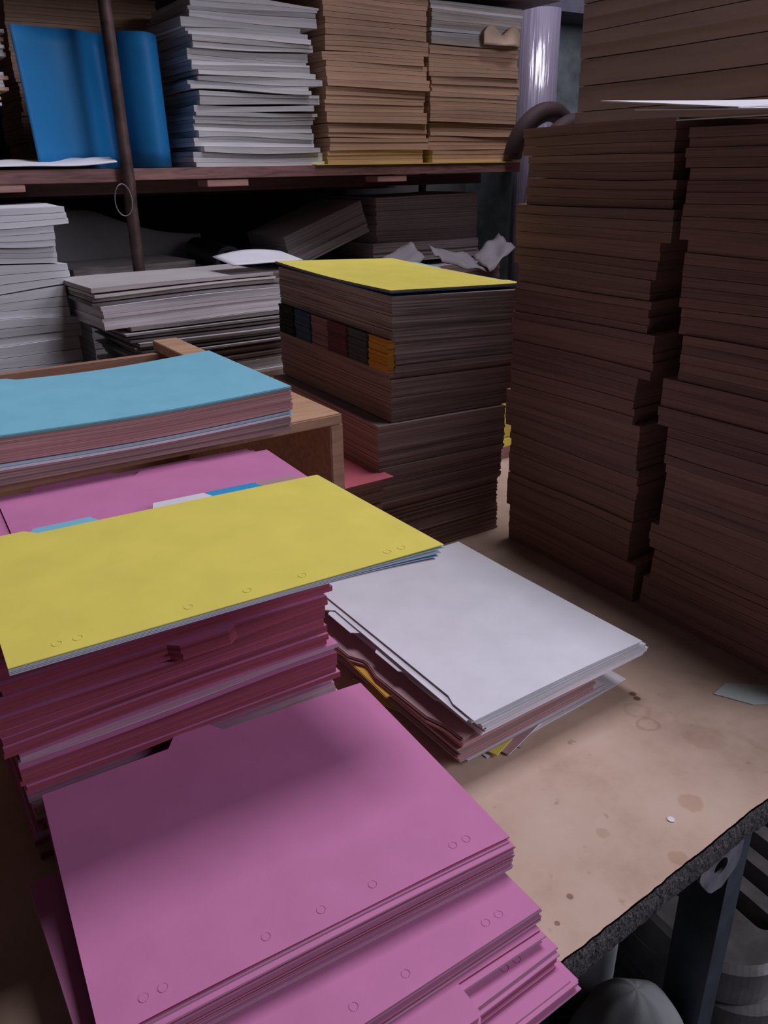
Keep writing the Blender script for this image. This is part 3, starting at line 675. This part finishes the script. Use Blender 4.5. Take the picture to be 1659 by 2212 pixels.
# blue card, curled
M_blue = paper((0.010, 0.17, 0.40), 0.55, 0.03)
def bluepath(s):
    P = [(0.335, 1.655), (0.40, 1.685), (0.455, 1.70), (0.492, 1.735), (0.515, 1.728), (0.540, 1.685), (0.575, 1.668), (0.604, 1.70), (0.608, 1.76), (0.590, 1.82), (0.56, 1.85)]
    x = s * (len(P) - 1); i = min(int(x), len(P) - 2); f = x - i
    g = lambda k: P[max(0, min(len(P) - 1, k))]
    a, b, c, d = g(i - 1), g(i), g(i + 1), g(i + 2)
    return [0.5 * (2 * b[q] + (c[q] - a[q]) * f + (2 * a[q] - 5 * b[q] + 4 * c[q] - d[q]) * f * f + (3 * b[q] - a[q] - 3 * c[q] + d[q]) * f ** 3) for q in (0, 1)]
def bl(s, t):
    p = bluepath(s); return (p[0] + 0.012 * (t - 1) * -1 * (1 - s) * 0.9 + 0.0 * t - 0.012 * t * (s - 0.6) * 0, p[1], ZS + 0.001 + t * (0.226 + 0.006 * math.sin(4 * s)))
tag(drape('blue_card', bl, 60, 8, 0.0022, M_blue), 'curled sheet of deep blue card standing on the shelf', 'card')
# crumpled white sheet lying before the card
def crump(s, t):
    x = 0.14 + 0.335 * s; y = 1.605 + 0.07 * t + 0.012 * s
    return (x, y, ZS + 0.004 + 0.009 * t + 0.010 * max(0, s - 0.55) * math.sin(7 * s + 2 * t) + 0.007 * noise.noise(Vector((s * 5, t * 2, 3))) * t + 0.004 * s)
tag(drape('paper_sheet', crump, 30, 8, 0.002, M_wht), 'wrinkled white sheet lying on the shelf front before the blue card', 'paper sheet')
# tan stack behind the blue card
G = 'tan bundles behind the blue card'
sp = [(0.055, rect(0.39 + random.Random(i).uniform(-.004, .004), 1.95, 0.31, 0.22), [M_kraft, E_kraft], 8) for i in range(6)]
stack('paper_bundle', ZS, sp, 'tan bundle', 'the stack behind the blue card', 'paper bundle', G, 0.003, 11)
# pale stack cut by the photo's side
G = 'pale bundles beside the blue card'
sp = []
rr = random.Random(44)
for i in range(9):
    th = 0.026 + rr.uniform(-.006, .008)
    sp.append((th, rect(0.02 + rr.uniform(-.004, .004), 1.675 + rr.uniform(-.006, .006) + (0.03 if i < 4 else 0), 0.30 + rr.uniform(-.012, .012) - (0.03 if i < 4 else 0) , 0.22, rr.uniform(-2, 2)), [M_wht, E_grey, E_kraft], 5, dict(edge_pick=[1, 1, 1, 2])))
stack('paper_bundle', ZS, sp, 'pale bundle', 'the crooked stack beside the blue card', 'paper bundle', G, 0.004, 12, 0.004)
# big white-grey paper stack
G = 'white bundles in the ragged stack on the upper shelf'
rr = random.Random(46); sp = []
ths = [0.026, 0.010, 0.018, 0.012, 0.022, 0.014, 0.012, 0.024, 0.016, 0.010, 0.020, 0.014, 0.012, 0.020, 0.016, 0.012, 0.024, 0.018]
for i, th in enumerate(ths):
    sp.append((th, rect(0.655 + rr.uniform(-.016, .012) + (0.0 if i else -0.03), 1.655 + rr.uniform(-.006, .014) - (0.012 if i in (0, 1) else 0), 0.265 + rr.uniform(-.012, .016) + (0.03 if i == 0 else 0), 0.24, rr.uniform(-4, 4)),
               [M_wht, E_grey, edges((0.52, 0.51, 0.50), 0.3, 380.0)], max(1, int(th / 0.007)), dict(edge_pick=[1, 1, 2], jit=0.0028, crack=rr.choice([0, 0.004, 0.002]))))
stack('paper_bundle', ZS, sp, 'white bundle', 'the ragged stack on the upper shelf', 'paper bundle', G, 0.004, 13, 0.003, tone=0.16)
# yellow sheet under the kraft stacks
o = pile('paper_sheet', rect(0.905, 1.637, 0.58, 0.2), const(ZS), const(ZS + 0.0022), 1, [M_yel, paper(YEL)], 0, 120); tag(o, 'yellow sheet laid under the two brown stacks on the shelf', 'paper sheet')
def kraftstack(u0, L, ths, where, group, seed, greys=()):
    rr = random.Random(seed); sp = []
    for i, th in enumerate(ths):
        mats = [M_kraft, E_kraft, edges((0.55, 0.35, 0.23), 0.25, 300.0)]
        if i in greys: mats = [M_wht, edges((0.46, 0.41, 0.35), 0.35, 260.0), E_grey]
        sp.append((th, rect(u0 + rr.uniform(-.005, .005), 1.657 + rr.uniform(-.004, .005), L + rr.uniform(-.006, .004), 0.22, rr.uniform(-.6, .6)), mats, max(3, int(th / 0.008)), dict(edge_pick=[1, 1, 2], jit=0.0007, crack=rr.choice([0, 0.0015]))))
    stack('paper_bundle', ZS + 0.0025, sp, 'brown bundle', where, 'paper bundle', group, 0.0025, seed, tone=0.09)
kraftstack(0.948, 0.262, [0.028, 0.024, 0.030, 0.022, 0.024, 0.022, 0.020, 0.030, 0.018, 0.030, 0.030, 0.030, 0.028], 'the tan stack beside the ragged white stack', 'brown bundles in the first shelf stack', 51)
kraftstack(1.222, 0.268, [0.026, 0.030, 0.030, 0.034, 0.030, 0.032, 0.028, 0.034, 0.026, 0.020, 0.022, 0.018], 'the brown stack at the shelf end', 'brown bundles at the shelf end', 52, greys=(8, 9, 10, 11))
def crk(s, t):
    x = 1.365 + 0.118 * s; e = 0.020 * abs(math.sin(2.0 * math.pi * s * 0.92 + 0.25)) * t
    return (x, 1.648 - 0.012 * (1 - t) * math.sin(math.pi * s) - 0.004 * math.cos(9 * s), 0.778 + 0.022 * t + e)
tag(drape('kraft_scrap', crk, 24, 6, 0.0012, paper((0.66, 0.48, 0.34))), 'crumpled tan paper scrap stuck in the shelf end stack', 'paper scrap')

# --- lower shelf
ZL = 0.0503
G = 'white bundles in the stack on the lower shelf'
rr = random.Random(61); sp = []
for i, th in enumerate([0.05, 0.045, 0.05, 0.055, 0.042, 0.045, 0.040, 0.036, 0.030, 0.026]):
    w = [0.35, 0.345, 0.34, 0.33, 0.335, 0.325, 0.328, 0.318, 0.316, 0.345][i]
    sp.append((th, rect(0.0 + rr.uniform(-.004, .004), 1.50 + rr.uniform(-.005, .005), w, 0.24, rr.uniform(-1, 1)), [M_wht, edges((0.66, 0.67, 0.67), 0.13, 330.0)], 3, dict(jit=0.0008, crack=rr.choice([0, 0.003, 0.002]))))
stack('paper_bundle', ZL, sp, 'white bundle', 'the tall white stack on the lower shelf', 'paper bundle', G, 0.009, 14, m=14)
G = 'bundles in the low board stack on the lower shelf'
pq = lambda du=0, dv=0, a=0, L=0.34, Wd=0.30: rect(0.386 + du * 0.93, 1.352 + dv * 0.93, L * 0.93, Wd * 0.75, a)
E_board = edges((0.36, 0.33, 0.31), 0.55, 160.0); E_pale = edges((0.66, 0.60, 0.57), 0.3, 220.0)
M_board = paper((0.50, 0.47, 0.45))
sp = [(0.05, pq(0.0, 0, 1), [M_wht, E_pale], 6), (0.05, pq(0.004, 0.004, 1.5), [M_wht, E_pale], 6), (0.042, pq(-0.004, 0.0, 1.5), [M_wht, E_pale], 7),
      (0.020, pq(0.016, 0.0, 2.4), [M_board, E_board], 4, dict(gap=0.4)), (0.032, pq(0.004, 0.0, 2), [M_board, E_board], 6, dict(gap=0.45, jit=0.004)), (0.026, pq(-0.006, 0.004, 2.8, 0.35), [M_board, E_board], 4, dict(gap=0.45, jit=0.004)),
      (0.038, pq(-0.048, 0.01, 3.2, 0.375, 0.27), [M_wht, edges((0.70, 0.66, 0.66), 0.25, 220.0)], 6), (0.014, pq(-0.062, 0.02, 2.6, 0.38, 0.26), [M_board, E_board], 2, dict(gap=0.4)), (0.014, pq(-0.058, 0.012, 3.6, 0.36, 0.24), [M_board, E_pale], 2, dict(gap=0.4))]
sp = [(x[0] * 1.045,) + x[1:] for x in sp]
stack('board_bundle', ZL, sp, 'board layer', 'the low grey board stack', 'board bundle', G, 0.0025, 15, 0.002, tone=0.2)
def scrap(s, t): return (0.586 + 0.14 * s, 1.381 + 0.093 * t, 0.3645 + 0.006 * s * 0 + 0.008 * t + 0.008 * math.sin(3 * s) * t)
tag(drape('paper_sheet', scrap, 12, 8, 0.0015, M_wht), 'curled white sheet on top of the low grey board stack', 'paper sheet')
# small stack behind the post
G = 'grey bundles behind the rusty post'
sp = [(0.06, rect(0.42, 1.78, 0.25, 0.18, 2), [M_board, E_grey], 5) for i in range(3)] + [(0.035, rect(0.415, 1.78, 0.25, 0.2, 2), [M_board, E_grey], 4), (0.05, rect(0.425, 1.785, 0.245, 0.2, 2.5), [M_board, edges((0.5, 0.47, 0.46), 0.3, 300.0)], 4), (0.022, rect(0.40, 1.77, 0.27, 0.2, 4), [M_board, E_board], 3)]
stack('paper_bundle', ZL, sp, 'grey bundle', 'the dim stack behind the rusty post', 'paper bundle', G, 0.002, 16)
# limp grey sheet hanging behind
def limp(s, t):
    return (0.36 + 0.42 * s, 2.02 + 0.05 * math.sin(3 * s), 0.28 + t * (0.155 - 0.10 * abs(s - 0.4) ** 1.2) + 0.02 * math.sin(5 * s + 1))
lf = drape('paper_sheet', limp, 24, 8, 0.003, paper((0.40, 0.38, 0.38))); tag(lf, 'limp grey sheet slumped at the back of the lower shelf', 'paper sheet')
# black pipe end
M_black = plain('black_rubber', (0.015, 0.015, 0.018), 0.4, var=0.3)
def pipe_ring():
    verts, faces = [], []; q = 28; prof = [(0.031, 0), (0.031, 0.30), (0.022, 0.30), (0.022, 0.0)]
    for rr_, y in prof:
        for a in range(q):
            an = 2 * math.pi * a / q; verts.append((rr_ * math.cos(an), y, rr_ * math.sin(an)))
    for i in range(4):
        for a in range(q):
            b = (a + 1) % q; j = (i + 1) % 4; faces.append((i * q + a, i * q + b, j * q + b, j * q + a))
    return link('pipe', verts, faces, [M_black], None, (0.715, 1.70, 0.3385), smooth=False, rot=(0, 0, RAD(-8)))
tag(pipe_ring(), 'black pipe end lying on the lower shelf behind the board stack', 'pipe')
# support bundles at the back of the lower shelf
G = 'dark bundles at the back of the lower shelf'
sp = [(0.064, rect(0.70 + a, 1.70, 0.32, 0.26, b), [M_board, E_brown], 8) for a, b in ((0, 0), (0.01, 1), (0.0, -1), (0.012, 0))]
stack('paper_bundle', ZL, sp, 'dim bundle', 'the dark stack behind the central stack', 'paper bundle', G, 0.002, 17)
sp = [(0.06, rect(1.06 + a, 1.68, 0.40, 0.28, b), [M_board, E_brown], 8) for a, b in ((0, 0), (0.01, 1), (0.0, -1), (0.012, 0))]
stack('paper_bundle', ZL, sp, 'dim bundle', 'the dark stack at the lower shelf end', 'paper bundle', 'dark bundles at the lower shelf end', 0.002, 18)
# leaning grey block
def tilted(name, cx, cy, cz, L, Wd, H, ang, n, mats, lab, seed):
    o = pile(name, [(cx - L / 2, cy), (cx + L / 2, cy), (cx + L / 2, cy + Wd), (cx - L / 2, cy + Wd)], const(0), const(H), n, mats, 0.001, seed)
    o.location = (cx, cy + Wd / 2, cz); o.rotation_euler = (0, RAD(ang), 0); return tag(o, lab, 'paper bundle')
tilted('paper_bundle', 0.985, 1.72, 0.343, 0.22, 0.2, 0.075, -19, 10, [M_board, edges((0.42, 0.40, 0.40), 0.2, 330.0)], 'grey bundle leaning at an angle on the lower shelf', 130)
o = pile('paper_bundle', rect(1.10, 1.72, 0.33, 0.22, 0), const(0.302), wave(0.348, 0.004, 3), 9, [M_board, edges((0.46, 0.41, 0.41), 0.2, 330.0)], 0.002, 131); tag(o, 'lower half of the neat grey block at the lower shelf end', 'paper bundle')
o = pile('paper_bundle', rect(1.115, 1.73, 0.315, 0.22, 0), wave(0.3485, 0.004, 3), wave(0.456, 0.003, 5), 20, [M_board, edges((0.50, 0.45, 0.46), 0.15, 330.0)], 0.0008, 132, tone=0.05, gap=0.08); tag(o, 'neat grey paper block standing highest at the lower shelf end', 'paper bundle')
# loose crumpled sheets in front of it
rr = random.Random(71)
for i, (x, y, z, a, w, tl_) in enumerate([(1.03, 1.56, 0.305, 8, 0.12, 0.2), (1.18, 1.55, 0.300, -6, 0.125, -0.16), (1.335, 1.56, 0.305, 12, 0.10, 0.25)]):
    def fs(s, t, x=x, y=y, z=z, a=a, w=w, tl_=tl_):
        X = x + w * s; return (X + 0.03 * t, y + 0.10 * t + math.sin(RAD(a)) * w * s, z + tl_ * 0.2 * (s - 0.5) + 0.012 * noise.noise(Vector((s * 3 + i, t * 3, 2))) + 0.028 * t)
    tag(drape('paper_sheet', fs, 12, 8, 0.0018, paper((0.26, 0.24, 0.25))), ['first', 'second', 'third'][i] + ' crumpled grey sheet from the leaning bundle, behind the central stack', 'paper sheet', 'crumpled sheets on the lower shelf')

# ------------------------------------------------------------------ things past the shelf end
def film_mat():
    m, t, b = nt('clear_film_over_lilac')
    b.inputs['Base Color'].default_value = (0.27, 0.24, 0.31, 1); b.inputs['Roughness'].default_value = 0.30
    b.inputs['Coat Weight'].default_value = 1.0; b.inputs['Coat Roughness'].default_value = 0.06
    tc = nd(t, 'ShaderNodeTexCoord'); mp = nd(t, 'ShaderNodeMapping'); mp.inputs['Scale'].default_value = (60, 60, 3); t.links.new(tc.outputs['Object'], mp.inputs[0])
    n = nd(t, 'ShaderNodeTexNoise', Scale=1.0, Detail=3.0); t.links.new(mp.outputs[0], n.inputs['Vector'])
    bp = nd(t, 'ShaderNodeBump', Strength=0.6, Distance=0.01); t.links.new(n.outputs['Fac'], bp.inputs['Height'])
    t.links.new(bp.outputs[0], b.inputs['Normal']); t.links.new(bp.outputs[0], b.inputs['Coat Normal'])
    return m
o = lathe('wrapped_roll', [(0.055, 0), (0.056, 0.4), (0.054, 0.8), (0.056, 1.2), (0.055, 1.645)], film_mat(), (1.70, 1.82, -0.75), 40, wob=0.05)
tag(o, 'tall roll wrapped in shiny clear film beside the shelf end', 'roll')
M_dgrey = plain('dark_grey_painted_board', (0.13, 0.13, 0.16), 0.7)
M_beam = plain('dark_grey_painted_beam', (0.10, 0.10, 0.13), 0.7)
struct(box('beam', 1.60, 2.7, 1.90, 2.045, 0.915, 1.0, M_beam))
# lilac sack with padded brown handles
M_lilac = plain('lilac_cloth', (0.66, 0.50, 0.58), 0.9, var=0.12, scale=30)
M_hand = plain('dark_brown_padding', (0.06, 0.034, 0.034), 0.7, var=0.2)
BG = empty('cloth_sack', (1.60, 1.62, -0.75)); tag(BG, 'lilac cloth sack with padded brown handles behind the tall stack', 'sack')
prof = [(0.09, 0), (0.105, 0.1), (0.108, 0.5), (0.106, 0.9), (0.104, 1.15), (0.09, 1.25), (0.06, 1.285), (0.03, 1.29)]
local(lathe('body', prof, M_lilac, (1.605, 1.60, -0.75), 32, wob=0.10, seed=2), BG)
for dy, dz in ((-0.065, 0.0), (0.03, 0.03)):
    pts = [(1.545 + 0.085 * math.cos(a), 1.60 + dy - 0.03 * math.sin(a), 0.525 + dz + 0.085 * math.sin(a)) for a in [RAD(-10 + i * 200 / 20) for i in range(21)]]
    tube('handle', pts, 0.023, M_hand, BG, 12)

# ------------------------------------------------------------------ under the table
M_under = plain('dusty_dark_board', (0.085, 0.085, 0.088), 0.9, var=0.5, scale=60, bump=0.4)
LS = empty('under_shelf', (0.25, 0.55, -0.75)); tag(LS, 'dusty dark board shelf beneath the worktable', 'shelf')
box('board', -0.3, 0.560, 0.262, 0.85, -0.372, -0.350, M_under, LS)
for x in (-0.28, 0.50): box('support', x, x + 0.03, 0.45, 0.8, -0.75, -0.3722, M_under, LS)
M_jug = plain('cloudy_grey_plastic', (0.32, 0.33, 0.34), 0.45, var=0.12, scale=12)
JG = lathe('plastic_jug', [(0.038, 0), (0.043, 0.006), (0.044, 0.085), (0.041, 0.092), (0.044, 0.10), (0.043, 0.140), (0.036, 0.158), (0.030, 0.160), (0.026, 0.130), (0.001, 0.128)], M_jug, (0.522, 0.418, -0.3497), 40)
tag(JG, 'cloudy grey plastic jug under the table edge', 'jug')
M_cloth = plain('grey_green_cloth', (0.30, 0.31, 0.30), 0.95, var=0.15, scale=16, bump=0.2)
def ragmesh():
    verts, faces = [], []; m_, k_ = 36, 14
    for j in range(k_ + 1):
        for i in range(m_):
            an = 2 * math.pi * i / m_; q = j / k_
            rr_ = math.cos(q * math.pi / 2) + 1e-4
            f = 1 + 0.16 * (1 - q) * noise.noise(Vector((math.cos(an) * 1.8, math.sin(an) * 1.8, q * 2)))
            verts.append((0.062 * rr_ * math.cos(an) * f, 0.046 * rr_ * math.sin(an) * f, 0.110 * math.sin(q * math.pi / 2) * f))
    for j in range(k_):
        for i in range(m_):
            b = (i + 1) % m_; faces.append((j * m_ + i, j * m_ + b, (j + 1) * m_ + b, (j + 1) * m_ + i))
    faces.append(tuple(reversed(range(m_))))
    return link('cloth_bundle', verts, faces, [M_cloth], None, (0.501, 0.322, -0.3497), smooth=True, rot=(0, 0, RAD(-40)))
tag(ragmesh(), 'bunched grey green cloth next to the plastic jug', 'cloth')
M_wplast = plain('dull_white_plastic', (0.34, 0.36, 0.38), 0.4, var=0.1)
o = lathe('bottle', [(0.013, 0), (0.015, 0.003), (0.015, 0.08), (0.008, 0.095), (0.008, 0.105)], M_wplast, (0.375, 0.375, -0.3345), 24, rot=(0, RAD(90), RAD(20))); tag(o, 'dull white bottle lying by the jug under the table', 'bottle')
# slotted cast plates stacked on the floor
M_cast = plain('dark_cast_iron', (0.24, 0.23, 0.22), 0.4, metal=0.5, var=0.35, scale=25, bump=0.15)
def slot_plate():
    bm = bmesh.new()
    L, Wd, T = 0.34, 0.30, 0.052
    nx = 34; ny = 30
    def inside(x, y):       # rounded outline
        rx, ry, rad = L / 2, Wd / 2, 0.075
        dx, dy = max(abs(x) - rx + rad, 0), max(abs(y) - ry + rad, 0); return dx * dx + dy * dy <= rad * rad
    slots = [(sx, sy) for sy in (-0.092, -0.046, 0.0, 0.046, 0.092) for sx in ((-0.076, 0.076) if abs(sy) < 0.08 else (0.0,))]
    hw = lambda sy: 0.062
    def outline(half, rad, q=16, cx=0, cy=0, w=None, h=None):
        pts = []
        for k, (sx, sy) in enumerate(((1, 1), (-1, 1), (-1, -1), (1, -1))):
            for i in range(q + 1):
                an = math.pi / 2 * (k + i / q); pts.append((cx + sx * (w - rad) + rad * math.cos(an), cy + sy * (h - rad) + rad * math.sin(an)))
        return pts
    def loop(pts, z):
        vs = [bm.verts.new((x, y, z)) for x, y in pts]; return vs, [bm.edges.new((vs[i], vs[(i + 1) % len(vs)])) for i in range(len(vs))]
    outs = {}
    for nm, z, ins in (('b', 0, 0.0), ('t', T, 0.006)):
        allv, alle = [], []
        vs, es = loop(outline(0, 0.075, w=L / 2 - ins, h=Wd / 2 - ins), z); allv.append(vs); alle += es
        for sx, sy in slots:
            vs, es = loop(outline(0, 0.0125, 5, sx, sy, 0.060, 0.0128), z); allv.append(vs); alle += es
        bmesh.ops.triangle_fill(bm, use_beauty=True, use_dissolve=False, edges=alle)
        outs[nm] = allv
    vs, es = loop(outline(0, 0.075, w=L / 2, h=Wd / 2), T - 0.007)
    a, b = outs['b'][0], outs['t'][0]
    for i in range(len(a)):
        j = (i + 1) % len(a); bm.faces.new((a[i], a[j], vs[j], vs[i])); bm.faces.new((vs[i], vs[j], b[j], b[i]))
    for lo_, hi_ in zip(outs['b'][1:], outs['t'][1:]):
        for i in range(len(lo_)):
            j = (i + 1) % len(lo_); bm.faces.new((lo_[j], lo_[i], hi_[i], hi_[j]))
    bmesh.ops.recalc_face_normals(bm, faces=bm.faces)
    me = bpy.data.meshes.new('slotted_plate'); bm.to_mesh(me); bm.free(); me.materials.append(M_cast); return me
pmesh = slot_plate(); rr = random.Random(8)
NP = 9
for i in range(NP):
    o = bpy.data.objects.new('slotted_plate', pmesh); COL.objects.link(o)
    o.location = (0.775 + rr.uniform(-.010, .010), 0.43 + rr.uniform(-.012, .012), -0.7497 + i * 0.0525); o.rotation_euler = (0, 0, RAD(86 + rr.uniform(-3, 3)))
    tag(o, nth(NP - 1 - i, 'slotted iron plate', 'the pile by the table leg'), 'iron plate', 'slotted plates on the floor')
